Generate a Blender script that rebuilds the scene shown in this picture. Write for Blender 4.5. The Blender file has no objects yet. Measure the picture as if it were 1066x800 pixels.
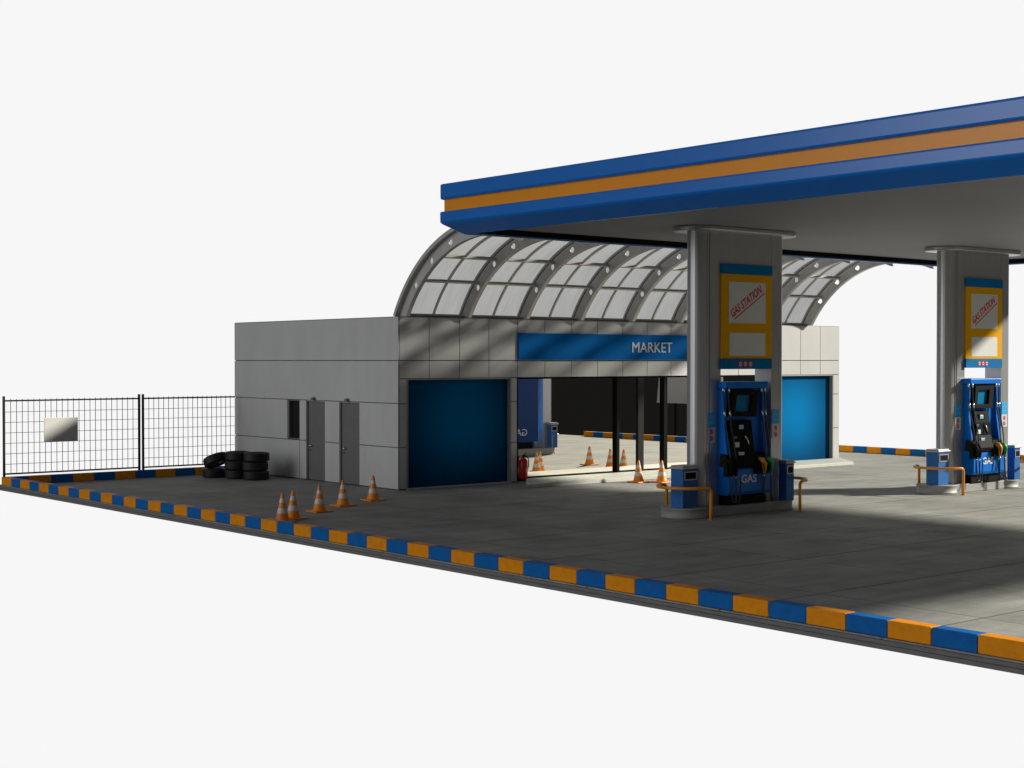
import bpy, bmesh, math
from mathutils import Vector, Matrix
R = math.radians
sc = bpy.context.scene
col = sc.collection

# ------------------------------------------------------------------ camera
cam = bpy.data.objects.new('camera', bpy.data.cameras.new('camera'))
col.objects.link(cam); sc.camera = cam
cam.data.sensor_width = 36.0
cam.data.lens = 1554.0 / 1066.0 * 36.0
cam.data.clip_start = 0.1; cam.data.clip_end = 2000
cam.location = (0, 0, 3.1)
AZ = R(39.54)
cam.rotation_euler = (R(90 - 0.914), 0, -AZ)

# ------------------------------------------------------------------ world: white backdrop ahead, dim studio elsewhere
w = bpy.data.worlds.new('World'); sc.world = w; w.use_nodes = True
nt = w.node_tree; nt.nodes.clear()
def wn(t, **k):
    n = nt.nodes.new(t)
    for a, b in k.items(): setattr(n, a, b)
    return n
tc = wn('ShaderNodeTexCoord')
def lobe(az_deg, el_deg, half0, half1):
    """1 inside half0 degrees round a direction, 0 outside half1"""
    a, e = AZ + R(az_deg), R(el_deg)
    d = (math.sin(a)*math.cos(e), math.cos(a)*math.cos(e), math.sin(e))
    v = wn('ShaderNodeVectorMath', operation='DOT_PRODUCT'); v.inputs[1].default_value = d
    nrm = wn('ShaderNodeVectorMath', operation='NORMALIZE')
    nt.links.new(tc.outputs['Generated'], nrm.inputs[0]); nt.links.new(nrm.outputs[0], v.inputs[0])
    m = wn('ShaderNodeMapRange', interpolation_type='SMOOTHSTEP')
    m.inputs['From Min'].default_value = math.cos(R(half1)); m.inputs['From Max'].default_value = math.cos(R(half0))
    nt.links.new(v.outputs['Value'], m.inputs['Value'])
    return m.outputs[0]
def mixc(f, a, b):
    m = wn('ShaderNodeMix', data_type='RGBA')
    nt.links.new(f, m.inputs[0])
    for s, x in ((6, a), (7, b)):
        if isinstance(x, tuple): m.inputs[s].default_value = (*x, 1)
        else: nt.links.new(x, m.inputs[s])
    return m.outputs[2]
EXP = 1.25
UP, LOW, SIDE, WHITE = (.045, .045, .050), (.008, .008, .008), (.66, .66, .68), (.93/EXP,)*3
up = lobe(0, 90, 86, 91)
c = mixc(up, LOW, UP)
c = mixc(lobe(-120, 10, 14, 36), c, SIDE)
c = mixc(lobe(-113, 12, 12, 24), c, (1.5, 1.5, 1.52))
c = mixc(lobe(0, -16, 42, 46), c, WHITE)
bgn = wn('ShaderNodeBackground'); out = wn('ShaderNodeOutputWorld')
nt.links.new(c, bgn.inputs[0]); nt.links.new(bgn.outputs[0], out.inputs[0])
bgn.inputs[1].default_value = 1.0

# ------------------------------------------------------------------ sun
SUN = Vector((-1.0, .55, -.54)).normalized()
sd = bpy.data.lights.new('sun', 'SUN'); sd.energy = 5.0; sd.angle = R(3.4); sd.color = (1, .955, .84)
so = bpy.data.objects.new('sun', sd); col.objects.link(so)
so.rotation_euler = SUN.to_track_quat('-Z', 'Y').to_euler(); so.location = (60, -10, 40)

vs = sc.view_settings
vs.view_transform = 'Standard'; vs.look = 'None'; vs.exposure = math.log2(EXP); vs.gamma = 1; vs.use_curve_mapping = False

# ------------------------------------------------------------------ materials
def mat(name, rgb, rough=.6, metal=0, spec=.5, noise=0, nscale=6, stretch=(1, 1, 1), bump=0, bscale=40, coat=0):
    m = bpy.data.materials.new(name); m.use_nodes = True
    t = m.node_tree; b = t.nodes['Principled BSDF']
    b.inputs['Base Color'].default_value = (*rgb, 1)
    b.inputs['Roughness'].default_value = rough; b.inputs['Metallic'].default_value = metal
    b.inputs['Specular IOR Level'].default_value = spec
    b.inputs['Coat Weight'].default_value = coat
    if noise or bump:
        co = t.nodes.new('ShaderNodeTexCoord'); mp = t.nodes.new('ShaderNodeMapping')
        mp.inputs['Scale'].default_value = stretch
        t.links.new(co.outputs['Object'], mp.inputs[0])
    if noise:
        n = t.nodes.new('ShaderNodeTexNoise'); n.inputs['Scale'].default_value = nscale; n.inputs['Detail'].default_value = 6
        n.inputs['Roughness'].default_value = .6
        t.links.new(mp.outputs[0], n.inputs['Vector'])
        r = t.nodes.new('ShaderNodeMapRange'); r.inputs['From Min'].default_value = .3; r.inputs['From Max'].default_value = .7
        r.inputs['To Min'].default_value = 1-noise; r.inputs['To Max'].default_value = 1+noise
        t.links.new(n.outputs[0], r.inputs[0])
        mx = t.nodes.new('ShaderNodeMix'); mx.data_type = 'RGBA'; mx.blend_type = 'MULTIPLY'; mx.inputs[0].default_value = 1
        mx.inputs[6].default_value = (*rgb, 1); t.links.new(r.outputs[0], mx.inputs[7])
        t.links.new(mx.outputs[2], b.inputs['Base Color'])
    if bump:
        n2 = t.nodes.new('ShaderNodeTexNoise'); n2.inputs['Scale'].default_value = bscale; n2.inputs['Detail'].default_value = 5
        t.links.new(mp.outputs[0], n2.inputs['Vector'])
        bm_ = t.nodes.new('ShaderNodeBump'); bm_.inputs['Strength'].default_value = bump; bm_.inputs['Distance'].default_value = .02
        t.links.new(n2.outputs[0], bm_.inputs['Height']); t.links.new(bm_.outputs[0], b.inputs['Normal'])
    return m

M = {}
M['cladding'] = mat('cladding', (.60, .605, .60), .5, spec=.3, noise=.05, nscale=1.5, stretch=(1, 1, .4), bump=.03, bscale=4)
M['joint'] = mat('joint', (.10, .10, .095), .8)
M['reveal'] = mat('reveal', (.33, .32, .30), .5, noise=.05)
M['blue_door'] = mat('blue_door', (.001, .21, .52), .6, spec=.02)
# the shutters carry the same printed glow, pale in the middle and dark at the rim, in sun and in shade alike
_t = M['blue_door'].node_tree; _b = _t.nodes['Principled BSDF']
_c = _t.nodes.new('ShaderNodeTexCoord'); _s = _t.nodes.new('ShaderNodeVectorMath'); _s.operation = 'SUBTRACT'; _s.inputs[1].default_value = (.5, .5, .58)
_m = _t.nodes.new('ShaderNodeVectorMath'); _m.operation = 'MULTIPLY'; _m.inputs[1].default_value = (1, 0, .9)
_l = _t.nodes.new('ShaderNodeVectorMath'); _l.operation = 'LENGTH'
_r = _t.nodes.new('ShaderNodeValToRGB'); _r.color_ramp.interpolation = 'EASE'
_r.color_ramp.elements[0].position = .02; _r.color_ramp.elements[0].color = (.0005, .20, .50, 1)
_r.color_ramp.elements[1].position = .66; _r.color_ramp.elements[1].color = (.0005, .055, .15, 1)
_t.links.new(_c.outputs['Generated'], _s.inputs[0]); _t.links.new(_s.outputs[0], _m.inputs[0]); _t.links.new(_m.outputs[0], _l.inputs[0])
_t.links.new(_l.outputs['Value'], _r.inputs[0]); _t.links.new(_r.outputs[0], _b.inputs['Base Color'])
M['sign_blue'] = mat('sign_blue', (.001, .14, .48), .5, spec=.05, noise=.03, nscale=2)
M['fascia_blue'] = mat('fascia_blue', (.002, .195, .72), .24, noise=.04, nscale=.6, stretch=(1, .3, 1), spec=.7, coat=.5)
M['fascia_orange'] = mat('fascia_orange', (1.0, .36, .006), .3, noise=.04, nscale=.8, spec=.5, coat=.25)
M['soffit'] = mat('soffit', (.36, .365, .375), .7, spec=.1, noise=.03, nscale=.5)
M['dark_steel'] = mat('dark_steel', (.008, .008, .008), .6, spec=.05)
M['back_navy'] = mat('back_navy', (.008, .05, .22), .45, spec=.2)
M['stile'] = mat('stile', (.03, .03, .029), .6, spec=.05)
M['black'] = mat('black', (.010, .010, .010), .6, spec=.05)
M['grey_door'] = mat('grey_door', (.17, .17, .17), .5, noise=.05)
M['window_dark'] = mat('window_dark', (.02, .02, .022), .25)
M['chrome'] = mat('chrome', (.75, .75, .74), .25, 1)
M['column'] = mat('column', (.46, .46, .46), .30, .5, noise=.05, nscale=3, stretch=(3, 3, .2))
M['rib'] = mat('rib', (.56, .555, .53), .4, .35, noise=.08, nscale=4)
M['plinth'] = mat('plinth', (.36, .355, .345), .55, .1, spec=.2, noise=.10, nscale=3, stretch=(1, 1, 2))
M['bin_blue'] = mat('bin_blue', (.035, .15, .42), .5, spec=.12, noise=.08, nscale=5)
M['bin_lid'] = mat('bin_lid', (.42, .40, .38), .45, .4)
M['rail'] = mat('rail', (.78, .30, .012), .35, noise=.06, nscale=10)
M['kerb_blue'] = mat('kerb_blue', (.002, .15, .50), .6, spec=.15, noise=.10, nscale=9, bump=.15, bscale=60)
M['kerb_orange'] = mat('kerb_orange', (.92, .33, .006), .6, spec=.15, noise=.10, nscale=9, bump=.15, bscale=60)
M['rubber'] = mat('rubber', (.022, .022, .022), .55, noise=.2, nscale=12)
M['cone_orange'] = mat('cone_orange', (1.0, .31, .010), .45, noise=.06, nscale=20)
M['cone_white'] = mat('cone_white', (.75, .75, .75), .35)
M['pump_blue'] = mat('pump_blue', (.004, .17, .66), .4, spec=.12, noise=.04, nscale=4)
M['pump_black'] = mat('pump_black', (.014, .0135, .012), .6, spec=.04, noise=.1, nscale=10)
M['hose'] = mat('hose', (.012, .012, .012), .4)
M['screen_blue'] = mat('screen_blue', (.01, .2, .42), .15)
M['screen_pale'] = mat('screen_pale', (.35, .55, .75), .25)
M['white_paint'] = mat('white_paint', (.68, .68, .66), .5, noise=.03)
M['letter'] = mat('letter', (.72, .72, .72), .5)
M['red'] = mat('red', (.62, .02, .025), .45)
M['sign_yellow'] = mat('sign_yellow', (.80, .39, .002), .55, spec=.06, noise=.03)
M['sign_cyan'] = mat('sign_cyan', (.003, .17, .42), .55, spec=.06, noise=.03)
M['notice_cyan'] = mat('notice_cyan', (.004, .40, .82), .45)
M['notice_line'] = mat('notice_line', (.10, .50, .80), .45)
M['nozzle_orange'] = mat('nozzle_orange', (.75, .30, .03), .4)
M['nozzle_green'] = mat('nozzle_green', (.01, .42, .09), .4)
M['board'] = mat('board', (.82, .81, .76), .4, 0, noise=.04, nscale=4)
M['extinguisher_red'] = mat('extinguisher_red', (.55, .015, .012), .25)
M['fence'] = mat('fence', (.025, .025, .025), .45, .4)
M['slab_side'] = mat('slab_side', (.20, .20, .195), .8, noise=.12, nscale=4, stretch=(1, 1, 5), bump=.3)
M['apron'] = mat('apron', (.60, .60, .53), .65, noise=.08, nscale=3, bump=.1)
M['roof'] = mat('roof', (.25, .25, .24), .8, noise=.1)

# mirrored shop glass
m = bpy.data.materials.new('mirror_glass'); m.use_nodes = True; b = m.node_tree.nodes['Principled BSDF']
b.inputs['Base Color'].default_value = (.86, .84, .78, 1); b.inputs['Metallic'].default_value = 1; b.inputs['Roughness'].default_value = .0
M['mirror'] = m
# translucent vault sheet
m = bpy.data.materials.new('vault_sheet'); m.use_nodes = True; t = m.node_tree; t.nodes.remove(t.nodes['Principled BSDF'])
o_ = t.nodes['Material Output']
tr = t.nodes.new('ShaderNodeBsdfTransparent'); tr.inputs[0].default_value = (.50, .50, .49, 1)
tl = t.nodes.new('ShaderNodeBsdfTranslucent'); tl.inputs[0].default_value = (.5, .5, .48, 1)
gl = t.nodes.new('ShaderNodeBsdfGlossy'); gl.inputs['Roughness'].default_value = .2; gl.inputs[0].default_value = (.6, .6, .6, 1)
tcn = t.nodes.new('ShaderNodeTexCoord'); mpn = t.nodes.new('ShaderNodeMapping'); mpn.inputs['Scale'].default_value = (3, .5, .5)
nz = t.nodes.new('ShaderNodeTexNoise'); nz.inputs['Scale'].default_value = 2.5; nz.inputs['Detail'].default_value = 5
mr = t.nodes.new('ShaderNodeMapRange'); mr.inputs['From Min'].default_value = .3; mr.inputs['From Max'].default_value = .7
mr.inputs['To Min'].default_value = .12; mr.inputs['To Max'].default_value = .26
t.links.new(tcn.outputs['Object'], mpn.inputs[0]); t.links.new(mpn.outputs[0], nz.inputs[0]); t.links.new(nz.outputs[0], mr.inputs[0])
a1 = t.nodes.new('ShaderNodeMixShader'); t.links.new(mr.outputs[0], a1.inputs[0]); t.links.new(tr.outputs[0], a1.inputs[1]); t.links.new(tl.outputs[0], a1.inputs[2])
a2 = t.nodes.new('ShaderNodeMixShader'); a2.inputs[0].default_value = .05; t.links.new(a1.outputs[0], a2.inputs[1]); t.links.new(gl.outputs[0], a2.inputs[2])
t.links.new(a2.outputs[0], o_.inputs[0]); M['vault_sheet'] = m

# concrete forecourt: mottled, brushed streaks and slab joints
m = bpy.data.materials.new('concrete'); m.use_nodes = True; t = m.node_tree; b = t.nodes['Principled BSDF']
b.inputs['Roughness'].default_value = .8; b.inputs['Specular IOR Level'].default_value = .3
co = t.nodes.new('ShaderNodeTexCoord')
def noise_val(scale, stretch, lo, hi, det=6, rot=0):
    mp = t.nodes.new('ShaderNodeMapping'); mp.inputs['Scale'].default_value = stretch; mp.inputs['Rotation'].default_value = (0, 0, rot)
    t.links.new(co.outputs['Object'], mp.inputs[0])
    n = t.nodes.new('ShaderNodeTexNoise'); n.inputs['Scale'].default_value = scale; n.inputs['Detail'].default_value = det; n.inputs['Roughness'].default_value = .65
    t.links.new(mp.outputs[0], n.inputs['Vector'])
    r = t.nodes.new('ShaderNodeMapRange'); r.inputs['From Min'].default_value = .3; r.inputs['From Max'].default_value = .7
    r.inputs['To Min'].default_value = lo; r.inputs['To Max'].default_value = hi
    t.links.new(n.outputs[0], r.inputs[0]); return r.outputs[0]
def mul(a, b_):
    x = t.nodes.new('ShaderNodeMath'); x.operation = 'MULTIPLY'; t.links.new(a, x.inputs[0])
    if isinstance(b_, (int, float)): x.inputs[1].default_value = b_
    else: t.links.new(b_, x.inputs[1])
    return x.outputs[0]
sep = t.nodes.new('ShaderNodeSeparateXYZ'); t.links.new(co.outputs['Object'], sep.inputs[0])
def joint(axis, off, per, wid):
    a = t.nodes.new('ShaderNodeMath'); a.operation = 'SUBTRACT'; t.links.new(sep.outputs[axis], a.inputs[0]); a.inputs[1].default_value = off - per/2
    p = t.nodes.new('ShaderNodeMath'); p.operation = 'FLOORED_MODULO'; t.links.new(a.outputs[0], p.inputs[0]); p.inputs[1].default_value = per
    s = t.nodes.new('ShaderNodeMath'); s.operation = 'SUBTRACT'; t.links.new(p.outputs[0], s.inputs[0]); s.inputs[1].default_value = per/2
    q = t.nodes.new('ShaderNodeMath'); q.operation = 'ABSOLUTE'; t.links.new(s.outputs[0], q.inputs[0])
    r = t.nodes.new('ShaderNodeMapRange'); r.inputs['From Min'].default_value = wid*.5; r.inputs['From Max'].default_value = wid*1.3
    r.inputs['To Min'].default_value = .45; r.inputs['To Max'].default_value = 1
    t.links.new(q.outputs[0], r.inputs[0]); return r.outputs[0]
v = mul(noise_val(.6, (1, 1, 1), .72, 1.22), noise_val(1.7, (.3, 2.2, 1), .82, 1.15, 8))
v = mul(v, noise_val(3, (2.5, .25, 1), .92, 1.08, 8)); v = mul(v, noise_val(30, (1, 1, 1), .93, 1.07, 3))
v = mul(v, joint(1, 10.2, 2.44, .02)); v = mul(v, joint(0, 15.76, 2.44, .014))
vm = t.nodes.new('ShaderNodeVectorMath'); vm.operation = 'SCALE'; vm.inputs[0].default_value = (.345, .345, .32)
t.links.new(v, vm.inputs['Scale']); t.links.new(vm.outputs[0], b.inputs['Base Color'])
bmp = t.nodes.new('ShaderNodeBump'); bmp.inputs['Strength'].default_value = .35; bmp.inputs['Distance'].default_value = .015
t.links.new(v, bmp.inputs['Height']); t.links.new(bmp.outputs[0], b.inputs['Normal'])
M['concrete'] = m

# ------------------------------------------------------------------ helpers
class G:
    """collects shapes, then links them as ONE mesh object"""
    def __init__(s): s.v = []; s.f = []; s.m = []; s.sm = []
    def add(s, vs_, fs, mi=0, smooth=False):
        o = len(s.v); s.v += [tuple(p) for p in vs_]
        for f in fs: s.f.append([i+o for i in f]); s.m.append(mi); s.sm.append(smooth)
        return s
    def box(s, x0, x1, y0, y1, z0, z1, mi=0):
        v_ = [(x, y, z) for z in (z0, z1) for y in (y0, y1) for x in (x0, x1)]
        return s.add(v_, [(0, 2, 3, 1), (4, 5, 7, 6), (0, 1, 5, 4), (2, 6, 7, 3), (0, 4, 6, 2), (1, 3, 7, 5)], mi)
    def prism(s, pts, a, b_, axis='z', mi=0, smooth=False):
        """pts: 2-D outline; extruded from a to b along axis (x: pts=(y,z); y: pts=(x,z); z: pts=(x,y))"""
        n = len(pts)
        def P(p, h): return {'x': (h, p[0], p[1]), 'y': (p[0], h, p[1]), 'z': (p[0], p[1], h)}[axis]
        vv = [P(p, a) for p in pts] + [P(p, b_) for p in pts]
        s.add(vv, [tuple(range(n))[::-1], tuple(range(n, 2*n))], mi)
        o = len(s.v) - 2*n
        for i in range(n):
            j = (i+1) % n; s.f.append([o+i, o+j, o+n+j, o+n+i]); s.m.append(mi); s.sm.append(smooth)
        return s
    def tube(s, pts, r, n=10, mi=0, cap=True):
        pts = [Vector(p) for p in pts]; rings = []
        up_ = None
        for i, p in enumerate(pts):
            t_ = (pts[min(i+1, len(pts)-1)] - pts[max(i-1, 0)]).normalized()
            if up_ is None: up_ = t_.orthogonal().normalized()
            else:
                up_ = (up_ - t_*up_.dot(t_)); up_ = up_.normalized() if up_.length > 1e-6 else t_.orthogonal().normalized()
            sd_ = t_.cross(up_); rr = r[i] if isinstance(r, (list, tuple)) else r
            rings.append([p + (up_*math.cos(2*math.pi*k/n) + sd_*math.sin(2*math.pi*k/n))*rr for k in range(n)])
        o = len(s.v)
        for rg in rings: s.v += [tuple(q) for q in rg]
        for i in range(len(pts)-1):
            for k in range(n):
                k2 = (k+1) % n
                s.f.append([o+i*n+k, o+i*n+k2, o+(i+1)*n+k2, o+(i+1)*n+k]); s.m.append(mi); s.sm.append(True)
        if cap:
            s.f.append([o+k for k in range(n)][::-1]); s.m.append(mi); s.sm.append(False)
            e = o+(len(pts)-1)*n; s.f.append([e+k for k in range(n)]); s.m.append(mi); s.sm.append(False)
        return s
    def lathe(s, prof, cx=0, cy=0, n=28, mi=0, mis=None, smooth=True):
        """prof: (r, z) list"""
        o = len(s.v)
        for r, z in prof:
            for k in range(n):
                a = 2*math.pi*k/n; s.v.append((cx+r*math.cos(a), cy+r*math.sin(a), z))
        for i in range(len(prof)-1):
            for k in range(n):
                k2 = (k+1) % n
                s.f.append([o+i*n+k, o+i*n+k2, o+(i+1)*n+k2, o+(i+1)*n+k]); s.m.append(mis[i] if mis else mi); s.sm.append(smooth)
        if prof[0][0] > 1e-5: s.f.append([o+k for k in range(n)][::-1]); s.m.append(mis[0] if mis else mi); s.sm.append(False)
        if prof[-1][0] > 1e-5:
            e = o+(len(prof)-1)*n; s.f.append([e+k for k in range(n)]); s.m.append(mis[-1] if mis else mi); s.sm.append(False)
        return s
    def build(s, name, mats, parent=None, bevel=0, off=(0, 0, 0), seg=2, xf=None):
        me = bpy.data.meshes.new(name)
        vv = s.v
        if xf: vv = [tuple(xf @ Vector(p)) for p in vv]
        if off != (0, 0, 0): vv = [(x-off[0], y-off[1], z-off[2]) for x, y, z in vv]
        me.from_pydata(vv, [], s.f)
        if isinstance(mats, str): mats = [mats]
        for q in mats: me.materials.append(M[q])
        for p, mi, sm in zip(me.polygons, s.m, s.sm): p.material_index = mi; p.use_smooth = sm
        me.update()
        bm_ = bmesh.new(); bm_.from_mesh(me); bmesh.ops.recalc_face_normals(bm_, faces=bm_.faces); bm_.to_mesh(me); bm_.free()
        o = bpy.data.objects.new(name, me); col.objects.link(o)
        if parent: o.parent = parent
        if bevel:
            bv = o.modifiers.new('bevel', 'BEVEL'); bv.width = bevel; bv.segments = seg; bv.limit_method = 'ANGLE'; bv.angle_limit = R(40)
        return o
def tag(o, label=None, cat=None, group=None, kind=None):
    if label: o['label'] = label
    if cat: o['category'] = cat
    if group: o['group'] = group
    if kind: o['kind'] = kind
    return o
def empty(name, loc, label, cat, group=None, rz=0):
    o = bpy.data.objects.new(name, None); col.objects.link(o); o.location = loc; o.rotation_euler = (0, 0, rz)
    o.empty_display_size = .2
    return tag(o, label, cat, group)
def children(o): return [c for c in bpy.data.objects if c.parent == o]
def copy_tree(o, parent=None):
    kids = children(o)
    c = o.copy(); col.objects.link(c); c.parent = parent
    for ch in kids: copy_tree(ch, c)
    return c
def dup(src, loc, label, rz=None):
    c = copy_tree(src); c.location = loc
    if rz is not None: c.rotation_euler = (0, 0, rz)
    c['label'] = label
    return c
def text(name, body, width, height, mt, parent, origin, ang=0, depth=.006, shear=0, back=False, bold=0):
    """text standing in the XZ plane facing -Y (or +Y when back), lower-left corner of its box at origin"""
    cu = bpy.data.curves.new(name, 'FONT'); cu.body = body; cu.size = 1; cu.extrude = .01; cu.shear = shear; cu.offset = bold; cu.resolution_u = 3
    tmp = bpy.data.objects.new('tmp', cu); col.objects.link(tmp)
    bpy.context.view_layer.update()
    me = bpy.data.meshes.new_from_object(tmp.evaluated_get(bpy.context.evaluated_depsgraph_get()))
    bpy.data.objects.remove(tmp); bpy.data.curves.remove(cu)
    xs = [v_.co.x for v_ in me.vertices]; ys = [v_.co.y for v_ in me.vertices]
    x0, x1, y0, y1 = min(xs), max(xs), min(ys), max(ys)
    ca, sa = math.cos(ang), math.sin(ang)
    for v_ in me.vertices:
        px, pz = (v_.co.x-x0)/(x1-x0)*width, (v_.co.y-y0)/(y1-y0)*height
        X, Z = px*ca - pz*sa, px*sa + pz*ca
        d = -v_.co.z/.01*depth
        v_.co = (origin[0]+(-X if back else X), origin[1]+(-d if back else d), origin[2]+Z)
    me.materials.clear(); me.materials.append(M[mt])
    for p in me.polygons: p.material_index = 0
    me.name = name
    o = bpy.data.objects.new(name, me); col.objects.link(o); o.parent = parent
    return o
def arc(cx, cy, r, a0, a1, n): return [(cx+r*math.cos(a0+(a1-a0)*i/n), cy+r*math.sin(a0+(a1-a0)*i/n)) for i in range(n+1)]

# ------------------------------------------------------------------ ground
KX, KY, RX = 13.80, 36.45, 40.95
g = G(); g.box(KX-.02, RX+.26, -6, KY+.38, -.02, 0)
tag(g.build('ground', 'concrete'), kind='structure')
g = G(); g.box(KX-.05, RX+.29, -6.02, KY+.41, -.07, -.022); g.box(KX-.065, RX+.305, -6.03, KY+.425, -.125, -.072) 
tag(g.build('ground_edge', 'slab_side', bevel=.006), kind='structure')
g = G(); g.prism([(23.2, 27.57), (35.85, 27.57), (37.0, 28.95), (24.36, 28.95)], .003, .1)
tag(g.build('pavement', 'apron', bevel=.012), kind='structure')

def kerb(name, pts):
    """blocks: (x0,x1,y0,y1,material)"""
    g = G()
    for x0, x1, y0, y1, mi in pts: g.box(x0, x1, y0, y1, .003, .2, mi)
    tag(g.build(name, ['kerb_blue', 'kerb_orange'], bevel=.012), kind='structure')
L = .5747; e = .003
pts = []; y = 8.91; k = 0
i = -25
while True:
    y0 = 9.57-.5747 + i*L; y1 = y0 + L
    if y0 > KY: break
    if y1 > KY-.1: y1 = KY+.20
    if y1 < -5.9: i += 1; continue
    pts.append((KX, KX+.2, y0+e, y1-e, 0 if i % 2 == 0 else 1)); 
    if y1 > KY+.1: break
    i += 1
kerb('kerb', pts)
pts = []; i = 0
L = .5727; x0 = 15.0 - 3*L
while x0 < RX-.1:
    x1 = min(x0+L, RX+.2)
    a = max(x0, KX+.2)
    if x1 - a > .05: pts.append((a+e, x1-e, KY, KY+.2, (0 if i % 2 == 1 else 1)))
    x0 += L; i += 1
kerb('kerb', pts)
pts = []; y0 = 29.23 - 28*L; i = 0
while y0 < KY-.15:
    pts.append((RX, RX+.2, y0+e, min(y0+L, KY-.0)-e, 0 if i % 2 == 1 else 1)); y0 += L; i += 1
kerb('kerb', pts)

# ------------------------------------------------------------------ market building
BX0, BX1, BY0, BY1, BH = 20.47, 37.06, 29.05, 36.92, 4.13
DL, DR, GL, GR = 20.73, 23.95, 24.15, 33.33    # left garage door, shop front
EL, ER = 33.53, 36.76                          # right garage door
bld = empty('market_building', (BX0, BY0, 0), 'low building clad in pale square panels with blue garage doors and a mirrored shop front', 'building')
B0 = (BX0, BY0, 0)
T = .04
g = G()
fy0, fy1 = BY0+T, BY0+.28
for a, b_, z0, z1 in ((BX0+T, DL, 0, BH-.01), (DR, GL, 0, 2.64), (GR, EL, 0, 2.64), (ER, BX1-T, 0, BH-.01), (DL, ER, 2.70, BH-.01)):
    g.box(a, b_, fy0, fy1, z0, z1)
# left wall core with openings (window, doors)
wx0, wx1 = BX0+T, BX0+.25
segs = [(fy1, 30.70, 0, BH-.01), (30.70, 31.59, 2.07, BH-.01), (31.59, 32.27, 0, BH-.01), (32.27, 33.16, 2.07, BH-.01), (33.16, 33.49, 0, BH-.01),
        (33.49, 34.09, 0, 1.04), (33.49, 34.09, 2.06, BH-.01), (34.09, BY1-.2, 0, BH-.01)]
for a, b_, z0, z1 in segs: g.box(wx0, wx1, a, b_, z0, z1)
g.box(BX0+T, BX1-T, BY1-.2, BY1-T, 0, BH-.01); g.box(BX1-.25, BX1-T, fy1, BY1-.2, 0, BH-.01)
g.build('wall', 'joint', bld, off=B0)
g = G(); g.box(BX0+.3, BX1-.3, BY0+.3, BY1-.25, BH-.35, BH-.2)
g.build('roof', 'roof', bld, off=B0)
# cladding panels
g = G(); gp = .009
def fpan(a, b_, z0, z1): g.box(a+gp, b_-gp, BY0, BY0+T-.002, z0+gp, z1-gp)
def lpan(a, b_, z0, z1): g.box(BX0, BX0+T-.002, a+gp, b_-gp, z0+gp, z1-gp)
xs = [BX0+T] + [BX0 + .9217*i for i in range(1, 18)] + [BX1-gp]
for a, b_ in zip(xs, xs[1:]):
    fpan(a, b_, 3.09, BH)
    fpan(a, b_, 2.66, 3.09)
for a, b_ in ((BX0+T, DL), (DR, GL), (GR, EL), (ER, BX1-gp)):
    for z0, z1 in ((.02, 1.02), (1.02, 2.06), (2.06, 2.66)): fpan(a, b_, z0, z1)
ys = [BY0, BY1]
for z0, z1 in ((2.07, 3.09), (3.09, BH)): lpan(BY0-gp, BY1, z0, z1)
for a, b_ in ((BY0-gp, 30.70), (31.59, 32.27), (33.16, 33.49)):
    for z0, z1 in ((.02, 1.02), (1.02, 2.07)): lpan(a, b_, z0, z1)
lpan(34.09, BY1, 1.02, 2.07); lpan(33.49, BY1, .02, 1.02)
g.box(BX1-T+.002, BX1, BY0+.004, BY1, .02, BH-gp); g.box(BX0+T, BX1-T, BY1-T+.002, BY1, .02, BH-gp)
g.build('cladding', 'cladding', bld, bevel=.003, off=B0, seg=1)
# coping
g = G(); 
g.box(BX0+.01, BX1-.01, BY0+.01, BY0+.28, BH-.008, BH+.012); g.box(BX0+.01, BX0+.25, BY0+.28, BY1-.01, BH-.008, BH+.012)
g.build('coping', 'reveal', bld, off=B0)
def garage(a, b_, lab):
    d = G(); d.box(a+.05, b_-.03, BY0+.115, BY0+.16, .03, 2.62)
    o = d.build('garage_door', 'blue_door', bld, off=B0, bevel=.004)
    f = G(); f.box(a, a+.045, BY0+.004, BY0+.2, 0, 2.66); f.box(b_-.025, b_, BY0+.004, BY0+.2, 0, 2.66)
    f.box(a+.045, b_-.025, BY0+.004, BY0+.2, 2.625, 2.66); f.build('door_frame', 'reveal', bld, off=B0, bevel=.004)
    f = G(); f.box(a, b_, BY0-.03, BY0+.11, .003, .035); f.build('sill', 'apron', bld, off=B0, bevel=.004)
    return o
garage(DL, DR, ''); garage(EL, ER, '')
# shop front
GY = BY0+.06
g = G(); g.box(GL+.01, GR-.01, GY, GY+.02, .11, 2.62); g.build('mirrored_glass', 'mirror', bld, off=B0)
for x0, x1, d in ((27.60, 27.70, .09), (29.39, 29.52, .09), (31.3, 31.4, .09), (GL, GL+.03, .06), (GR-.03, GR, .06)):
    g = G(); g.box(x0, x1, max(GY-d, BY0-.03), GY-.002, .1, 2.62); g.build('mullion', 'dark_steel', bld, bevel=.004, off=B0)
g = G()
g.box(GL+.002, GR-.002, BY0+.042, GY-.002, 2.622, 2.70)
g.build('head_rail', 'dark_steel', bld, bevel=.004, off=B0)
g = G()
g.box(GL+.03, 27.60, GY-.03, GY-.002, .1, .13); g.box(27.70, 29.39, GY-.03, GY-.002, .1, .13); g.box(29.52, 31.3, GY-.03, GY-.002, .1, .13); g.box(31.4, GR-.03, GY-.03, GY-.002, .1, .13)
g.build('bottom_rail', 'dark_steel', bld, bevel=.004, off=B0)
g = G(); g.box(28.43, 28.65, GY-.05, GY-.003, .135, 2.615); g.build('door_stile', 'stile', bld, bevel=.01, off=B0)
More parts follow.
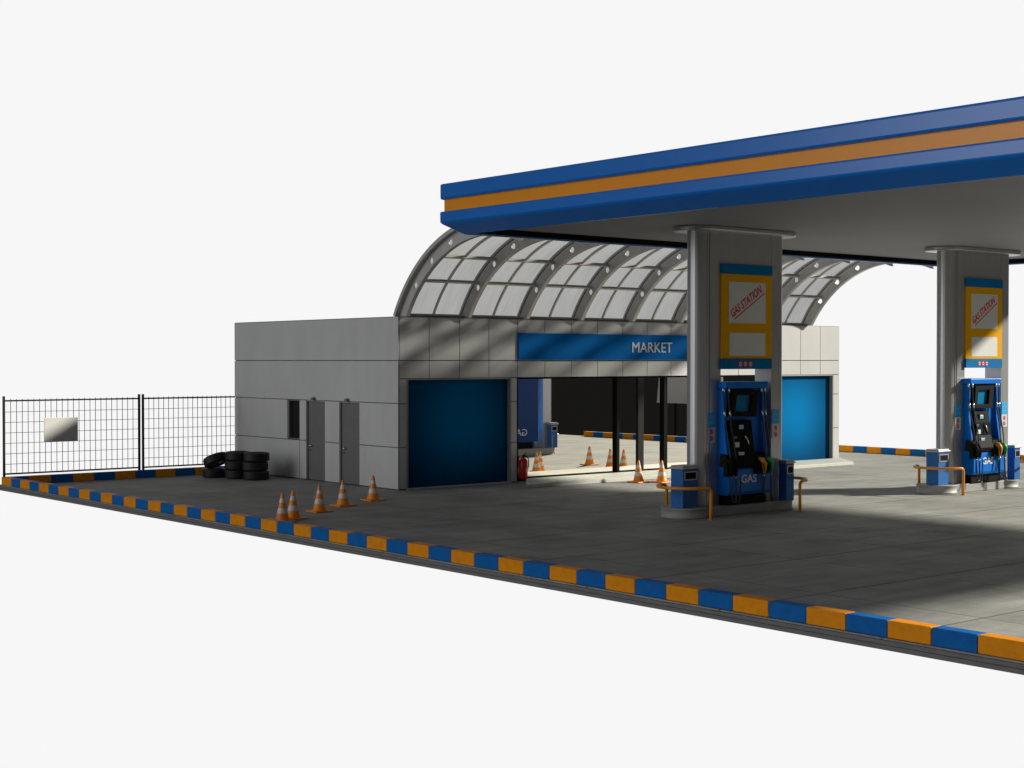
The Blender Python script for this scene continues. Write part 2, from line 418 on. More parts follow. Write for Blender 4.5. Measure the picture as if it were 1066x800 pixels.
# grey service doors, window, lamps
for y0, y1 in ((32.27, 33.16), (30.70, 31.59)):
    d = G(); d.box(BX0+.06, BX0+.13, y0+.03, y1-.02, .02, 2.04)
    o = d.build('service_door', 'grey_door', bld, bevel=.004, off=B0)
    h = G(); hy = y1-.12
    h.tube([(BX0+.06, hy, .9), (BX0+.0, hy, .9)], .034); h.tube([(BX0+.004, hy, .9), (BX0+.004, hy-.12, .9)], .018)
    h.build('handle', 'chrome', o, off=B0)
    h = G(); h.tube([(BX0+.06, hy, .79), (BX0+.03, hy, .79)], .026); h.build('lock', 'chrome', o, off=B0)
    f = G(); f.box(BX0+.015, BX0+.16, y0, y0+.028, .02, 2.07); f.box(BX0+.015, BX0+.16, y1-.018, y1, .02, 2.07); f.box(BX0+.015, BX0+.16, y0+.03, y1-.02, 2.042, 2.07)
    f.build('door_frame', 'reveal', bld, off=B0)
    l = G(); ym = (y0+y1)/2+.05
    l.prism(arc(0, 0, .085, 0, math.pi, 10), ym-.06, ym+.06, 'y')
    l.v = [(BX0-z_*1.0, y_, 2.13-.02+(x_*.5)) for x_, y_, z_ in l.v]
    l.build('door_lamp', 'grey_door', bld, off=B0, bevel=.01)
g = G(); g.box(BX0+.10, BX0+.12, 33.51, 34.0, 1.06, 2.04); o = g.build('window', 'window_dark', bld, off=B0)
g = G(); g.box(BX0+.01, BX0+.13, 33.49, 33.51, 1.04, 2.06); g.box(BX0+.01, BX0+.13, 34.02, 34.09, 1.04, 2.06); g.box(BX0+.01, BX0+.13, 33.51, 34.02, 1.04, 1.06); g.box(BX0+.01, BX0+.13, 33.51, 34.02, 2.04, 2.06)
g.build('frame', 'grey_door', o, off=B0)
# market sign
sg = empty('shop_sign', (24.15, BY0, 3.1), 'long blue sign board reading MARKET above the mirrored shop front', 'sign')
g = G(); g.box(24.16, GR, BY0-.05, BY0-.002, 3.11, 3.79); g.build('sign_board', 'sign_blue', sg, off=(24.15, BY0, 3.1), bevel=.006)
text('lettering', 'MARKET', 1.53, .275, 'letter', sg, (28.14-24.15, -.053, 3.31-3.1), depth=.012)

# ------------------------------------------------------------------ glass vault between building and canopy
VC, ROUT, RIN = (25.9, 2.4), 3.84, 3.50
A0, A1 = R(27.2), R(111)
ZC = 4.144
vb = (20.75, 29.05, 4.13)
vault = empty('glass_vault', vb, 'curved glazed roof of grey steel ribs and milky panes rising from the building top', 'glass roof')
def band(g, x0, x1, r0, r1, a0=A0, a1=A1, n=28):
    P = []
    for i in range(n+1):
        q = []
        for x, r in ((x0, r0), (x1, r0), (x1, r1), (x0, r1)):
            as_ = max(a0, math.asin((ZC-VC[1])/r)); a = as_+(a1-as_)*i/n
            q.append((x, VC[0]+r*math.cos(a), VC[1]+r*math.sin(a)))
        P.append(q)
    o = len(g.v)
    for q in P: g.v += q
    for i in range(n):
        for k in range(4):
            k2 = (k+1) % 4; g.f.append([o+4*i+k, o+4*i+k2, o+4*(i+1)+k2, o+4*(i+1)+k]); g.m.append(0); g.sm.append(False)
    g.f.append([o, o+1, o+2, o+3]); g.m.append(0); g.sm.append(False)
    e_ = o+4*n; g.f.append([e_+3, e_+2, e_+1, e_]); g.m.append(0); g.sm.append(False)
def rib_mesh():
    cu = bpy.data.curves.new('rib', 'CURVE'); cu.dimensions = '2D'; cu.fill_mode = 'BOTH'; cu.extrude = .014
    def spl(pts):
        s = cu.splines.new('POLY'); s.points.add(len(pts)-1); s.use_cyclic_u = True
        for q, p in zip(s.points, pts): q.co = (p[0], max(p[1], ZC), 0, 1)
    sa_ = lambda r: math.asin((ZC-VC[1])/r)
    spl(arc(*VC, 3.78, sa_(3.78), A1, 40) + arc(*VC, RIN, A1, sa_(RIN), 40))
    k = 0; a = R(42.6)
    while a < A1 - .05:
        spl(arc(VC[0]+3.64*math.cos(a), VC[1]+3.64*math.sin(a), .074, 0, 2*math.pi, 14)[:-1]); a += R(13.1)
    tmp = bpy.data.objects.new('tmp', cu); col.objects.link(tmp); bpy.context.view_layer.update()
    me = bpy.data.meshes.new_from_object(tmp.evaluated_get(bpy.context.evaluated_depsgraph_get()))
    vv = [(v_.co.z, v_.co.x, v_.co.y) for v_ in me.vertices]; ff = [list(p.vertices) for p in me.polygons]
    bpy.data.objects.remove(tmp)
    return vv, ff
rv, rf = rib_mesh()
ribx = [20.66 + 1.862*k for k in range(9)]
rib0 = None
for k, x in enumerate(ribx):
    if rib0 is None:
        g = G(); g.add([(p[0], p[1], p[2]) for p in rv], rf)
        band(g, -.055, .055, RIN-.025, RIN-.002); band(g, -.06, .06, 3.782, ROUT)
        g.v = [(p[0]+vb[0], p[1], p[2]) for p in g.v]
        rib0 = g.build('rib', 'rib', vault, off=vb); rr_ = rib0
    else:
        rr_ = rib0.copy(); col.objects.link(rr_); rr_.parent = vault
    rr_.location = (x-vb[0], 0, 0)
g = G(); band(g, ribx[0]-.13, ribx[0]-.065, 3.78, 3.87)
for a in (R(30), R(58), R(85), R(108)):
    g.box(ribx[0]-.10, ribx[0]-.0, VC[0]+3.8*math.cos(a)-.03, VC[0]+3.8*math.cos(a)+.03, VC[1]+3.8*math.sin(a)-.03, VC[1]+3.8*math.sin(a)+.03)
g.build('edge_tube', 'rib', vault, off=vb)
pur = [28.4, 44.3, 57.6, 76]
for d in pur:
    a = R(d); c_, s_ = math.cos(a), math.sin(a); g = G()
    h_ = .05 if d < 30 else .023
    P = [(VC[0]+r*c_ - s_*t_, max(ZC-.001, VC[1]+r*s_ + c_*t_)) for r, t_ in ((3.66, -h_), (3.74, -h_), (3.74, h_), (3.66, h_))]
    g.prism(P, ribx[0]+.03, ribx[-1]-.03, 'x'); g.build('purlin', 'rib', vault, off=vb)
mul0 = None
for x0, x1 in zip(ribx, ribx[1:]):
    xm = (x0+x1)/2
    g = G(); band(g, xm-.020, xm+.020, 3.69, 3.745); g.build('mullion', 'rib', vault, off=vb)
    g = G(); n = 30
    for i in range(n+1):
        a = A0+(R(117)-A0)*i/n
        g.v += [(x0+.03, VC[0]+3.755*math.cos(a), VC[1]+3.755*math.sin(a)), (x1-.03, VC[0]+3.755*math.cos(a), VC[1]+3.755*math.sin(a))]
    for i in range(n): g.f.append([2*i, 2*i+1, 2*i+3, 2*i+2]); g.m.append(0); g.sm.append(True)
    g.build('glass_pane', 'vault_sheet', vault, off=vb)

# ------------------------------------------------------------------ canopy
CX0, CX1, CY0, CY1 = 17.96, 35.6, 5.1, 24.04
can = empty('canopy', (CX0, CY1, 5.6), 'wide forecourt canopy with blue fascia and a recessed orange stripe', 'canopy')
C0 = (CX0, CY1, 5.6)
def ring(prof, name, mt, bevel=0):
    """prof: (inset, z) closed outline swept round the canopy rectangle"""
    g = G(); n = len(prof); o = 0
    for (sx, sy) in ((0, 0), (1, 0), (1, 1), (0, 1)):
        for ins, z in prof:
            g.v.append((CX1-ins if sx else CX0+ins, CY1-ins if sy else CY0+ins, z))
    for c_ in range(4):
        c2 = (c_+1) % 4
        for k in range(n):
            k2 = (k+1) % n; g.f.append([c_*n+k, c_*n+k2, c2*n+k2, c2*n+k]); g.m.append(0); g.sm.append(False)
    return g.build(name, mt, can, off=C0, bevel=bevel, seg=3)
ring([(0, 6.31), (0, 6.63), (.14, 6.63), (.14, 6.31)], 'upper_fascia', 'fascia_blue', .045)
ring([(.07, 6.06), (.07, 6.32), (.13, 6.32), (.13, 6.06)], 'orange_stripe', 'fascia_orange')
ring([(0, 5.84), (0, 6.075), (.14, 6.075), (.14, 5.80), (.40, 5.66), (.37, 5.60)], 'lower_fascia', 'fascia_blue', .05)
ring([(.402, 5.645), (.402, 5.80), (.47, 5.80), (.47, 5.645)], 'fascia_return', 'black')
g = G(); g.box(CX0+.43, CX1-.43, CY0+.43, CY1-.43, 5.76, 5.798); g.build('soffit', 'soffit', can, off=C0)
g = G(); g.box(28.2, CX1-.16, 22.6, CY1-.16, 6.502, 8.0); g.build('added_sun_block', 'roof', can, off=C0, bevel=.02)  # added block, out of view above the roof, cuts sun on the building front
g = G(); g.box(CX0+.14, CX1-.14, CY0+.14, CY1-.14, 6.44, 6.5); g.build('roof', 'roof', can, off=C0)

# ------------------------------------------------------------------ pump islands
IX, IY = 23.0, 20.4            # island one: X of sign centre, Y of column face
def ring_loop(cx, cy, r, n=22): return arc(cx, cy, r, 0, 2*math.pi, n)[:-1]
def make_island(loc, L_, grp=True):
    D = {}
    X = lambda x: x - IX
    Y = lambda y_: y_ - IY
    # plinth
    p = empty('island_plinth', loc, L_['plinth'], 'plinth', 'raised plinths under the fuel pumps')
    g = G(); g.prism([(X(21.35), Y(20.2)), (X(24.0), Y(20.2)), (X(24.0), Y(21.05)), (X(21.35), Y(21.05))], .003, .2)
    g.build('base', 'plinth', p, bevel=.012)
    for cx in (21.38, 23.95):
        g = G(); g.lathe([(.47, .003), (.47, .045), (.455, .055), (.455, .175), (.47, .185), (.47, .203), (.44, .206)], X(cx), Y(20.55), 40)
        g.build('drum', 'plinth', p)
    # column
    c = empty('column', (loc[0], loc[1], .206), L_['column'], 'column', 'grey clad columns holding the canopy')
    zb, zt = 0.0, 5.555
    def half(xa, xb, left):
        pts_ = arc(X(xa), .22, .22, math.pi/2, 3*math.pi/2, 14) if left else arc(X(xa), .22, .22, -math.pi/2, math.pi/2, 14)
        if left: return pts_ + [(X(xb), 0), (X(xb), .44)]
        return pts_ + [(X(xb), .44), (X(xb), 0)]
    g = G(); g.prism(half(21.84, 22.26, True), zb, zt, smooth=False)
    for gx in (21.86, 21.93): g.box(X(gx), X(gx)+.02, -.012, .1, zb, zt)
    g.build('post', 'column', c)
    g = G(); g.prism(half(24.05, 23.79, False), zb, zt); g.build('post', 'column', c)
    g = G(); g.box(X(22.262), X(23.788), .004, .436, 2.76, zt); g.build('header', 'column', c)
    g = G()
    ov = arc(X(21.84), .22, .50, math.pi/2, 3*math.pi/2, 16) + arc(X(24.05), .22, .50, -math.pi/2, math.pi/2, 16)
    ov2 = [(a*1.0, .22+(b_-.22)*.84) for a, b_ in ov]
    g.prism(ov, 5.45, 5.553); g.build('cap_plate', 'column', c, bevel=.03, seg=3)
    # sign board
    s = empty('price_board', (loc[0], loc[1], 2.92), L_['sign'], 'sign', 'yellow and blue station boards on the columns')
    H = 2.12; x0, x1 = -.755, .765
    zf = lambda v: H - (v-80)/628*H
    xf_ = lambda u: x0 + (u-97)/301*(x1-x0)
    g = G(); g.box(x0, x1, -.04, -.002, zf(645), zf(140)); g.build('yellow_panel', 'sign_yellow', s, bevel=.004)
    g = G(); g.box(x0-.005, x1+.005, -.05, -.002, zf(140)+.002, H); g.build('top_band', 'sign_cyan', s, bevel=.004)
    g = G(); g.box(x0-.015, x1-.02, -.06, -.002, 0, zf(645)-.002); g.build('bottom_band', 'sign_cyan', s, bevel=.004)
    g = G(); g.box(xf_(138), xf_(358), -.046, -.041, zf(432), zf(186)); g.build('white_field', 'white_paint', s)
    g = G(); g.box(xf_(142), xf_(356), -.046, -.041, zf(628), zf(490)); g.build('white_field', 'white_paint', s)
    an = R(31)
    text('lettering', 'GAS STATION', 1.06, .17, 'red', s, (xf_(160), -.047, zf(402)), ang=an, depth=.003, shear=.25, bold=.02)
    g = G(); ux, uz = xf_(172), zf(412); ca, sa = math.cos(an), math.sin(an)
    g.prism([(ux, uz), (ux+1.05*ca, uz+1.05*sa), (ux+1.05*ca-.022*sa, uz+1.05*sa+.022*ca), (ux-.022*sa, uz+.022*ca)], -.05, -.046, 'y')
    g.build('underline', 'red', s)
    for u in (203, 232, 262):
        cx, cz = xf_(u), zf(678)
        g = G(); g.prism(ring_loop(cx, cz, .062), -.064, -.0605, 'y', 0)
        g.prism(ring_loop(cx, cz, .040), -.067, -.0642, 'y', 1); g.prism([(cx-.03, cz-.01), (cx+.03, cz-.01), (cx+.03, cz+.01), (cx-.03, cz+.01)], -.069, -.0672, 'y', 0)
        g.build('emblem', ['red', 'white_paint'], s)
    # notices on both sides
    for key, u0, zc in (('nl', 21.87, 0), ('nr', 23.81, .02)):
        n_ = empty('notice_plate', (loc[0]+X(u0)+.0, loc[1], 1.46+zc), L_[key], 'notice', 'small notices on the column faces')
        g = G(); g.box(0, .225, -.012, -.002, 0, .30, 0); g.box(0, .225, -.014, -.002, .302, .60, 1)
        for q in (.38, .49): g.box(.04, .185, -.016, -.0142, q, q+.022, 2)
        g.build('plate', ['white_paint', 'notice_cyan', 'notice_line'], n_)
        for zc_ in (.215, .085):
            g = G(); cx = .112
            a_o, a_i = ring_loop(cx, zc_, .052), ring_loop(cx, zc_, .036)
            o = len(g.v); n = len(a_o)
            g.v += [(p_[0], -.0145, p_[1]) for p_ in a_o] + [(p_[0], -.0145, p_[1]) for p_ in a_i]
            for i in range(n): g.f.append([i, (i+1) % n, n+(i+1) % n, n+i]); g.m.append(0); g.sm.append(False)
            d_ = .035; g.prism([(cx-d_-.007, zc_+d_-.007), (cx-d_+.007, zc_+d_+.007), (cx+d_+.007, zc_-d_+.007), (cx+d_-.007, zc_-d_-.007)], -.0155, -.0125, 'y')
            g.prism([(cx-.012, zc_-.03), (cx+.012, zc_-.03), (cx+.012, zc_+.028), (cx-.012, zc_+.028)], -.0150, -.0122, 'y')
            g.build('prohibition_mark', 'red', n_)
    # bins
    bn = empty('waste_bin', (loc[0]+X(21.08), loc[1]+Y(20.30), .206), L_['binl'], 'bin', 'blue waste bins at the island ends')
    def bin_(w_, d_, root, off):
        g = G(); g.box(0, w_, 0, d_, 0, .76); g.build('body', 'bin_blue', root, bevel=.008)
        g = G(); g.box(-.025, w_+.025, -.025, d_+.025, .762, .80); g.box(.0, w_, 0, d_, .80, .83); g.build('lid', 'bin_lid', root, bevel=.008)
        a, b2 = w_*.08, w_*.92; f = G()
        z0_, z1_ = .545, .715
        f.box(a, b2, -.012, -.001, z0_, z0_+.02); f.box(a, b2, -.012, -.001, z1_-.02, z1_); f.box(a, a+.022, -.012, -.001, z0_+.02, z1_-.02); f.box(b2-.022, b2, -.012, -.001, z0_+.02, z1_-.02)
        f.build('slot_frame', 'bin_lid', root)
        f = G(); f.box(a+.022, b2-.022, -.006, -.001, z0_+.02, z1_-.02); f.build('slot', 'black', root)
    bin_(.42, .33, bn, 0)
    br = empty('waste_bin', (loc[0]+X(23.93), loc[1]+Y(20.11), .206), L_['binr'], 'bin', 'blue waste bins at the island ends')
    bin_(.25, .2, br, 0)
    bb = empty('waste_bin', (loc[0]+X(24.24), loc[1]+Y(21.05), .206), L_['binb'], 'bin', 'blue waste bins at the island ends', rz=math.pi)
    bin_(.29, .17, bb, 0)
    # rails
    for key, cx, sgn in (('raill', 21.36, -1), ('railr', 24.02, 1)):
        r_ = empty('guard_rail', (loc[0]+X(cx), loc[1]+Y(20.42), 0), L_[key], 'rail', 'orange tube rails round the island ends')
        rad, hz, cr = .60, .62, .09
        P = [(0, -rad, 0), (0, -rad, .2), (0, -rad, hz-cr)]
        for i in range(1, 6):
            a = i/6*math.pi/2; P.append((sgn*cr*(1-math.cos(a))*1.0, -rad, hz-cr+cr*math.sin(a)))
        n = 18
        for i in range(n+1):
            a = -math.pi/2 + sgn*(.16 + (math.pi-.32)*i/n)
            P.append((rad*math.cos(a)*(1 if sgn > 0 else 1), rad*math.sin(a), hz))
        for i in range(5, 0, -1):
            a = i/6*math.pi/2; P.append((sgn*cr*(1-math.cos(a)), rad, hz-cr+cr*math.sin(a)))
        P += [(0, rad, hz-cr), (0, rad, 0.003)]
        g = G(); g.tube(P, .032, 12); g.build('bent_tube', 'rail', r_)
        for yy in (-rad, rad):
            g = G(); g.lathe([(.06, .002), (.06, .012), (.03, .016)], 0, yy, 16); g.build('foot_plate', 'rail', r_)
    # pump
    p = empty('fuel_pump', (loc[0], loc[1]-.12, .206), L_['pump'], 'fuel pump', 'blue self service fuel pumps')
    Z = lambda v: (700-v)*2.46/622
    U = lambda u, y_: -.97 + (u-78)/162.8 + 1.17*(y_-.02)
    x0, x1 = -.835, U(326, -.10)
    g = G(); g.box(x0+.05, x1-.03, -.10, .50, 0, .2); g.build('base', 'black', p)
    g = G(); g.box(x0+.02, x1-.03, .02, .40, Z(515), Z(110)); g.build('body', 'pump_blue', p, bevel=.01)
    for a, b_ in ((x0+.01, x0+.085), (x1-.095, x1-.02)):   # side cheeks tapering up
        g = G(); g.prism([(-.17, Z(506)), (-.05, Z(300)), (-.05, Z(112)), (.10, Z(112)), (.10, Z(506))], a, b_, 'x')
        g.build('side_cheek', 'pump_blue', p, bevel=.01)
    g = G(); g.box(x0-.01, x1+.01, -.12, .55, Z(110), Z(78)); g.build('top_cover', 'pump_blue', p, bevel=.015)
    lo = [(.5, Z(650)), (-.16, Z(650)), (-.20, Z(632)), (-.20, Z(520)), (-.15, Z(508)), (.5, Z(508))]
    g = G(); g.prism(lo, x0, x1+.05, 'x'); g.build('lower_housing', 'pump_blue', p, bevel=.015)
    text('lettering', 'GAS', .46, .165, 'letter', p, (U(200, -.2), -.201, Z(590)), depth=.004, bold=.02)
    text('lettering', 'GAS', .62, .22, 'letter', p, (.12, .532, .42), depth=.004, back=True)
    g = G(); g.box(x0+.03, .60, .503, .53, .22, Z(112)-.01); g.build('back_panel', 'back_navy', p, bevel=.01)
    # monitor: bezel with a recessed screen
    def quad_frame(o4, i4, yo, yi, mt, name, mi_name):
        g = G(); P = [(U(u, yo(v)), yo(v), Z(v)) for u, v in o4]; Q = [(U(u, yo(v)), yo(v), Z(v)) for u, v in i4]
        Q2 = [(a, yi(v), Z(v)) for (a, _, _), (u, v) in zip(Q, i4)]
        B_ = [(a, .03, c_) for a, b2, c_ in P]
        vs_ = P+Q+Q2+B_; fs = []
        for i in range(4):
            j = (i+1) % 4
            fs += [(i, j, 4+j, 4+i), (4+i, 4+j, 8+j, 8+i), (i, 12+i, 12+j, j)]
        fs.append((11, 10, 9, 8))
        g.add(vs_, fs); o = g.build(name, mt, p, bevel=.005)
        g = G(); m_ = [sum(q[k] for q in Q2)/4 for k in range(3)]
        g.add([(m_[0]+(a-m_[0])*.99, b2-.004, m_[2]+(c_-m_[2])*.99) for a, b2, c_ in Q2], [(0, 1, 2, 3)]); g.build('screen', mi_name, o)
        return o
    quad_frame([(160, 121), (285, 121), (272, 258), (150, 252)], [(178, 146), (254, 145), (246, 232), (170, 229)],
               lambda v: -.10-.03*(v-120)/130, lambda v: -.03-.02*(v-120)/130, 'pump_black', 'monitor', 'screen_blue')
    # console
    rows = [(275, 148, 248), (340, 152, 254), (415, 157, 262), (490, 163, 272), (515, 170, 270)]
    ydep = [-.08, -.13, -.15, -.27, -.22]
    V = []
    for (v, a, b2), yd in zip(rows, ydep): V += [(U(a, yd), yd, Z(v)), (U(b2, yd), yd, Z(v)), (U(b2, yd), .06, Z(v)), (U(a, yd), .06, Z(v))]
    F = [(0, 1, 2, 3), (19, 18, 17, 16)]
    for i in range(4):
        for k in range(4): k2 = (k+1) % 4; F.append((4*i+k, 4*(i+1)+k, 4*(i+1)+k2, 4*i+k2))
    g = G(); g.add(V, F); cn = g.build('console', 'pump_black', p, bevel=.008)
    def pad(u0, u1, v0, v1, yd, mt, name, th=.008):
        g = G(); g.box(U(u0, yd), U(u1, yd), yd-th, yd+.04, Z(v1), Z(v0)); return g.build(name, mt, cn, bevel=.003)
    pad(178, 218, 291, 322, -.115, 'black', 'display_frame'); pad(188, 210, 296, 318, -.125, 'screen_pale', 'display', .004)
    pad(158, 202, 345, 412, -.145, 'black', 'card_reader', .02); pad(206, 246, 345, 412, -.145, 'black', 'card_reader', .02)
    pad(164, 178, 352, 364, -.168, 'screen_blue', 'button', .004); pad(165, 190, 382, 408, -.168, 'letter', 'keypad', .004)
    g = G(); g.tube([(U(217, -.17), -.172, Z(352)), (U(228, -.17), -.182, Z(375)), (U(236, -.17), -.172, Z(402))], .018, 8); g.build('card_slot', 'chrome', cn)
    pad(188, 212, 432, 448, -.195, 'screen_pale', 'display', .02)
    # holsters and nozzles
    for a, b2, cols in ((130, 170, ('black', 'black')), (268, 335, ('nozzle_orange', 'nozzle_green'))):
        hx0, hx1 = U(a, -.24), U(b2, -.24)
        g = G(); g.prism([(-.15, Z(555)), (-.28, Z(540)), (-.22, Z(450)), (-.06, Z(440)), (-.02, Z(500)), (-.15, Z(507))], hx0, hx1, 'x'); g.build('holster', 'pump_black', p, bevel=.01)
        for i, cm in enumerate(cols):
            cx = hx0 + (hx1-hx0)*(i+.5)/2 + (.06 if a > 200 else -.02); n_ = G(); zt_ = Z(470)
            n_.tube([(cx-.03, -.20, zt_), (cx-.01, -.30, zt_-.02), (cx+.02, -.33, zt_-.10), (cx+.04, -.31, zt_-.22), (cx+.05, -.29, zt_-.32)], [.035, .055, .055, .040, .024], 10)
            n_.build('nozzle', cm, p); nz_ = children(p)[-1]
            q = G(); q.tube([(cx-.01, -.33, zt_-.06), (cx-.06, -.37, zt_-.12), (cx-.02, -.36, zt_-.22), (cx+.035, -.31, zt_-.26)], .010, 6); q.build('trigger_guard', 'black', nz_)
            q = G(); q.tube([(cx+.05, -.29, zt_-.32), (cx+.053, -.285, zt_-.37)], .018, 8); q.build('swivel', 'chrome', nz_)
    # hoses: hang from the cover, loop low and come up to the nozzles
    def hose(u0, zlow, u1, z1, yl):
        A = Vector((U(u0, -.09), -.09, Z(112))); Bp = Vector((U(u0, -.10)+.01, -.12, Z(245))); E_ = Vector((u1, -.285, z1))
        xm = (A.x+u1)/2
        cp = [A, Bp, Vector((A.x*.6+xm*.4, -.24, Z(430))), Vector((xm-.08, yl, zlow+.12)), Vector((xm, yl, zlow)), Vector((u1-.03, yl+.02, zlow+.16)), E_]
        P = []
        for i in range(len(cp)-1):
            p0, p1, p2, p3 = cp[max(i-1, 0)], cp[i], cp[i+1], cp[min(i+2, len(cp)-1)]
            for k in range(8):
                t_ = k/8; P.append(.5*((2*p1)+(-p0+p2)*t_+(2*p0-5*p1+4*p2-p3)*t_*t_+(-p0+3*p1-3*p2+p3)*t_**3))
        P.append(E_)
        g = G(); g.tube(P, .0135, 8); h = g.build('hose', 'hose', p)
        for q0, q1, r__ in ((A+Vector((0, 0, .02)), A+Vector((0, -.004, -.07)), .022), (Bp+Vector((0, 0, .09)), Bp+Vector((.002, -.004, -.03)), .02)):
            g = G(); g.tube([q0, q1], r__, 10); g.build('hose_clip', 'chrome', h)
    zn = Z(470)-.36
    hl = [U(130, -.24) + (U(170, -.24)-U(130, -.24))*(i+.5)/2 + .03 for i in (0, 1)]
    hr = [U(268, -.24) + (U(335, -.24)-U(268, -.24))*(i+.5)/2 + .11 for i in (0, 1)]
    hose(112, .08, hl[0]+.14, zn, -.33); hose(138, .03, hl[1]+.16, zn+.02, -.30)
    hose(296, .12, hr[0], zn, -.30); hose(313, .05, hr[1]+.02, zn, -.34)
    return D
LN = dict(plinth='long rounded plinth in the shade under the near pump', column='grey column carrying the canopy beside the shop front, nearest one',
    sign='station board in full shade on the near column', nl='small notice on the left side of the shaded near column', nr='small notice on the right side of the shaded near column',
    binl='blue bin with a grey lid left of the near column', binr='narrow blue bin right of the near column, before the right garage door',
    binb='blue bin on the far side of the near column, facing the shop front',
    raill='orange bent rail round the left bin of the near island', railr='orange bent rail round the right end of the near island',
    pump='blue fuel pump reading GAS in the shade of the near column')
LF = dict(plinth='long rounded plinth in sunlight under the far pump', column='grey column standing against the white backdrop at the right',
    sign='station board with a sunlit lower corner on the far column', nl='small notice on the left side of the sunlit far column', nr='small notice on the right side of the sunlit far column',
    binl='blue bin with a grey lid left of the sunlit far column', binr='narrow blue sunlit bin at the right edge of the picture',
    binb='blue bin on the far side of the sunlit far column, seen in the mirrored glass',
    raill='orange bent rail before the left bin of the sunlit far island', railr='orange bent rail round the right end of the far island',
    pump='sunlit blue fuel pump reading GAS at the right')
make_island((IX, IY, 0), LN)
make_island((IX+8.42, IY-.02, 0), LF)

# ------------------------------------------------------------------ traffic cones
cone = empty('traffic_cone', (14.80, 24.84, 0), '', 'traffic cone', 'orange traffic cones with two white bands')
g = G(); b4 = [(.21, .0), (.21, .028), (.19, .036)]
g.box(-.21, .21, -.21, .21, .002, .032); g.build('base', 'cone_orange', cone, bevel=.012)
rad = lambda z: .135 - (z-.03)*(.135-.022)/.53
zz = [.03, .06, .17, .27, .37, .45, .545, .56]
prof = [(.15, .03)] + [(rad(z), z) for z in zz[1:-1]] + [(.012, .56)]
g = G(); g.lathe(prof, mis=[0, 0, 1, 0, 1, 0, 0], n=24); g.build('cone', ['cone_orange', 'cone_white'], cone)
cone['label'] = 'cone half hidden behind the painted kerb, front one of the left line'
for (x, y, l_) in ((15.22, 25.15, 'cone close behind the one hidden by the kerb'),
                   (16.36, 26.0, 'third cone of the left line, below the first grey door'),
                   (17.42, 26.75, 'fourth cone of the left line, below the second grey door'),
                   (18.6, 27.35, 'last cone of the left line, nearest the blue garage door'),
                   (26.55, 27.12, 'sunlit cone standing before the mirrored shop front'),
                   (27.0, 26.74, 'cone partly hidden by the orange rail of the near island')):
    dup(cone, (x, y, 0), l_, rz=.0)
hid = ((29.86, 25.65, 'cone behind the near column, leftmost in the reflection'), (29.48, 26.95, 'cone behind the near column, middle one in the reflection'),
       (29.53, 27.45, 'cone behind the near column, closest to the mirrored glass'))
for x, y, l_ in hid: dup(cone, (x, y, 0), l_)

# ------------------------------------------------------------------ tyres
def tyre_mesh():
    g = G(); ro, ri, h = .335, .19, .235
    prof = [(ri, .03), (ri+.03, .008), (ro-.07, 0), (ro-.02, .014), (ro, .045)]
    for z in (.075, .110, .145, .180): prof += [(ro, z-.014), (ro-.012, z-.010), (ro-.012, z), (ro, z+.004)]
    prof = [p_ for p_ in prof if p_[1] <= h-.03] + [(ro, h-.045), (ro-.02, h-.014), (ro-.07, h), (ri+.03, h-.008), (ri, h-.03), (ri+.012, h/2), (ri, .03)]
    n = 40; o = 0
    for r, z in prof:
        for k in range(n):
            a = 2*math.pi*k/n; g.v.append((r*math.cos(a), r*math.sin(a), z))
    for i in range(len(prof)-1):
        for k in range(n):
            k2 = (k+1) % n; g.f.append([i*n+k, i*n+k2, (i+1)*n+k2, (i+1)*n+k]); g.m.append(0); g.sm.append(abs(prof[i][0]-prof[i+1][0]) > .015)
    return g
ty = tyre_mesh().build('tyre', 'rubber')
tag(ty, 'bottom tyre of the front stack against the wall', 'tyre', 'old black tyres piled by the wall'); ty.location = (19.52, 34.08, 0)
def tdup(loc, rot, l_):
    c = ty.copy(); col.objects.link(c); c.location = loc; c.rotation_euler = rot; c['label'] = l_
tdup((19.51, 34.1, .238), (0, 0, .5), 'middle tyre of the front stack against the wall')
tdup((19.53, 34.07, .476), (0, 0, 1.1), 'top tyre of the front stack against the wall')
tdup((19.36, 34.76, 0), (0, 0, .5), 'bottom tyre of the stack behind the front one')
tdup((19.34, 34.74, .238), (0, 0, .2), 'middle tyre of the stack behind the front one')
tdup((19.37, 34.77, .476), (0, 0, .9), 'top tyre of the stack behind the front one')
tdup((19.10, 35.5, 0), (0, 0, .1), 'tyre lying flat on the ground at the left end of the pile')
tdup((19.06, 35.30, .355), (R(-25), R(-7), 0), 'tilted tyre leaning over the flat one at the left end')

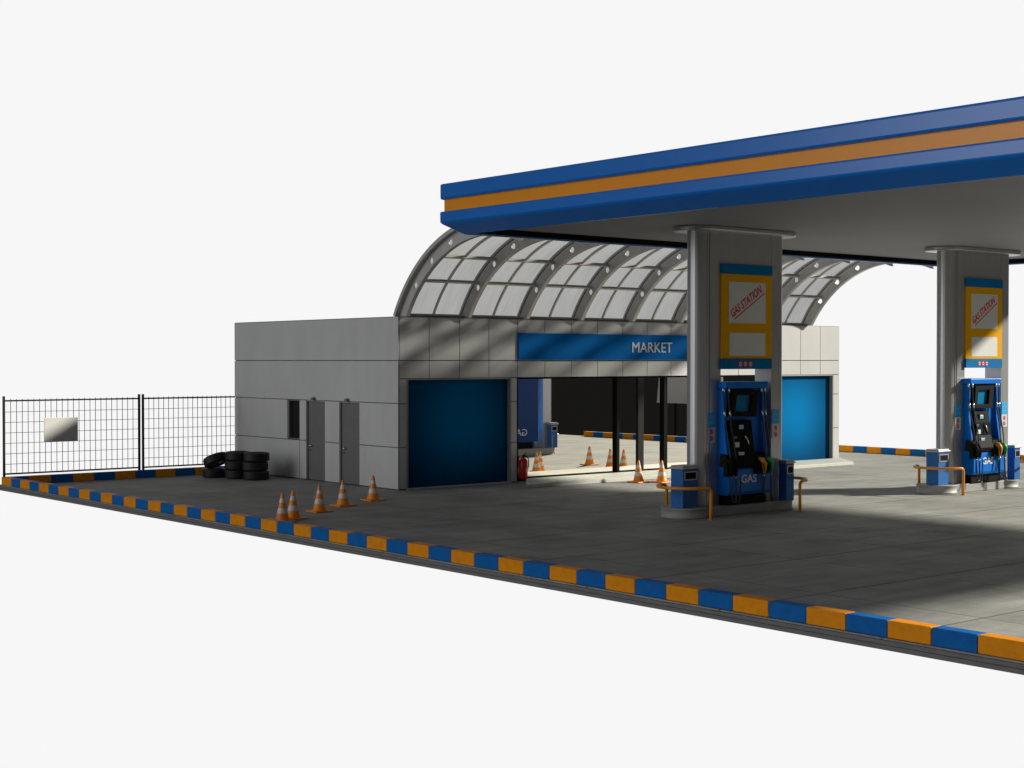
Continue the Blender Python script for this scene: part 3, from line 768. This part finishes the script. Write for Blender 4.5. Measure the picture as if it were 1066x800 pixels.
# ------------------------------------------------------------------ fence
FY = 36.79
def fence(x0, x1, lab, nb, end=True):
    f = empty('fence_panel', (x0, FY, .0), lab, 'fence', 'black wire mesh fence panels')
    off = (x0, FY, 0)
    for x in ((x0, x1-.05) if end else (x0,)):
        q = G(); q.box(x, x+.05, FY-.025, FY+.025, -.05, 2.20); q.build('post', 'fence', f, off=off)
    q = G(); q.box(x0+.05, x1-.05, FY-.015, FY+.015, 2.065, 2.105); q.build('rail', 'fence', f, off=off)
    q = G(); q.box(x0+.05, x1-.05, FY-.015, FY+.015, .235, .275); q.build('rail', 'fence', f, off=off)
    q = G(); stp = (x1-x0-.1)/nb
    for i in range(1, nb):
        x = x0+.05+stp*i; q.box(x-.006, x+.006, FY-.006, FY+.006, .24, 2.13)
    for i in range(1, 8):
        z = .255 + i*(2.085-.255)/7 - .02; 
        if i < 7: q.box(x0+.05, x1-.05, FY+.007, FY+.017, z-.006, z+.006)
    q.build('wire_mesh', 'fence', f, off=off)
    return f
FX = 13.90
fence(FX, FX+3.68, 'wire mesh fence panel at the left end with a blank plate on it', 24)
fence(FX+3.74, 20.46, 'wire mesh fence panel between the double posts and the building', 19, False)
g = G(); g.box(14.94, 15.84, FY-.045, FY-.03, 1.02, 1.635)
tag(g.build('blank_sign', 'board', bevel=.006), 'blank pale metal plate hung on the left fence panel', 'sign')

# ------------------------------------------------------------------ fire extinguisher
fx = empty('fire_extinguisher', (24.27, 28.95, .1), 'red fire extinguisher standing at the left end of the mirrored shop front', 'fire extinguisher')
g = G(); g.lathe([(.1, 0), (.11, .015), (.11, .45), (.08, .50), (.035, .53), (.03, .55)], n=24); g.build('cylinder', 'extinguisher_red', fx)
g = G(); g.tube([(0, 0, .55), (0, 0, .59)], .025, 10); g.box(-.02, .10, -.012, .012, .585, .60); g.tube([(0, 0, .59), (.05, 0, .63), (.10, 0, .64)], .010, 8); g.build('valve', 'black', fx)
g = G(); g.tube([(.02, 0, .57), (.10, -.02, .56), (.15, -.03, .48), (.15, -.03, .34), (.12, -.03, .24), (.10, -.03, .12)], .014, 8); g.build('hose', 'black', fx)

# ------------------------------------------------------------------ pale board seen only in the reflection
rb = empty('roadside_board', (46.0, 14.3, 0), 'pale blank board past the right kerb, seen in the mirrored shop front', 'board')
g = G(); g.prism([(16.15, 1.26), (12.4, 1.26), (12.58, 2.75), (16.15, 2.75)], 45.95, 46.05, 'x'); g.build('panel', 'white_paint', rb, off=(46.0, 14.3, 0))
for y in (13.4, 15.2):
    g = G(); g.box(46.06, 46.16, y-.05, y+.05, -.12, 2.7); g.build('post', 'dark_steel', rb, off=(46.0, 14.3, 0))
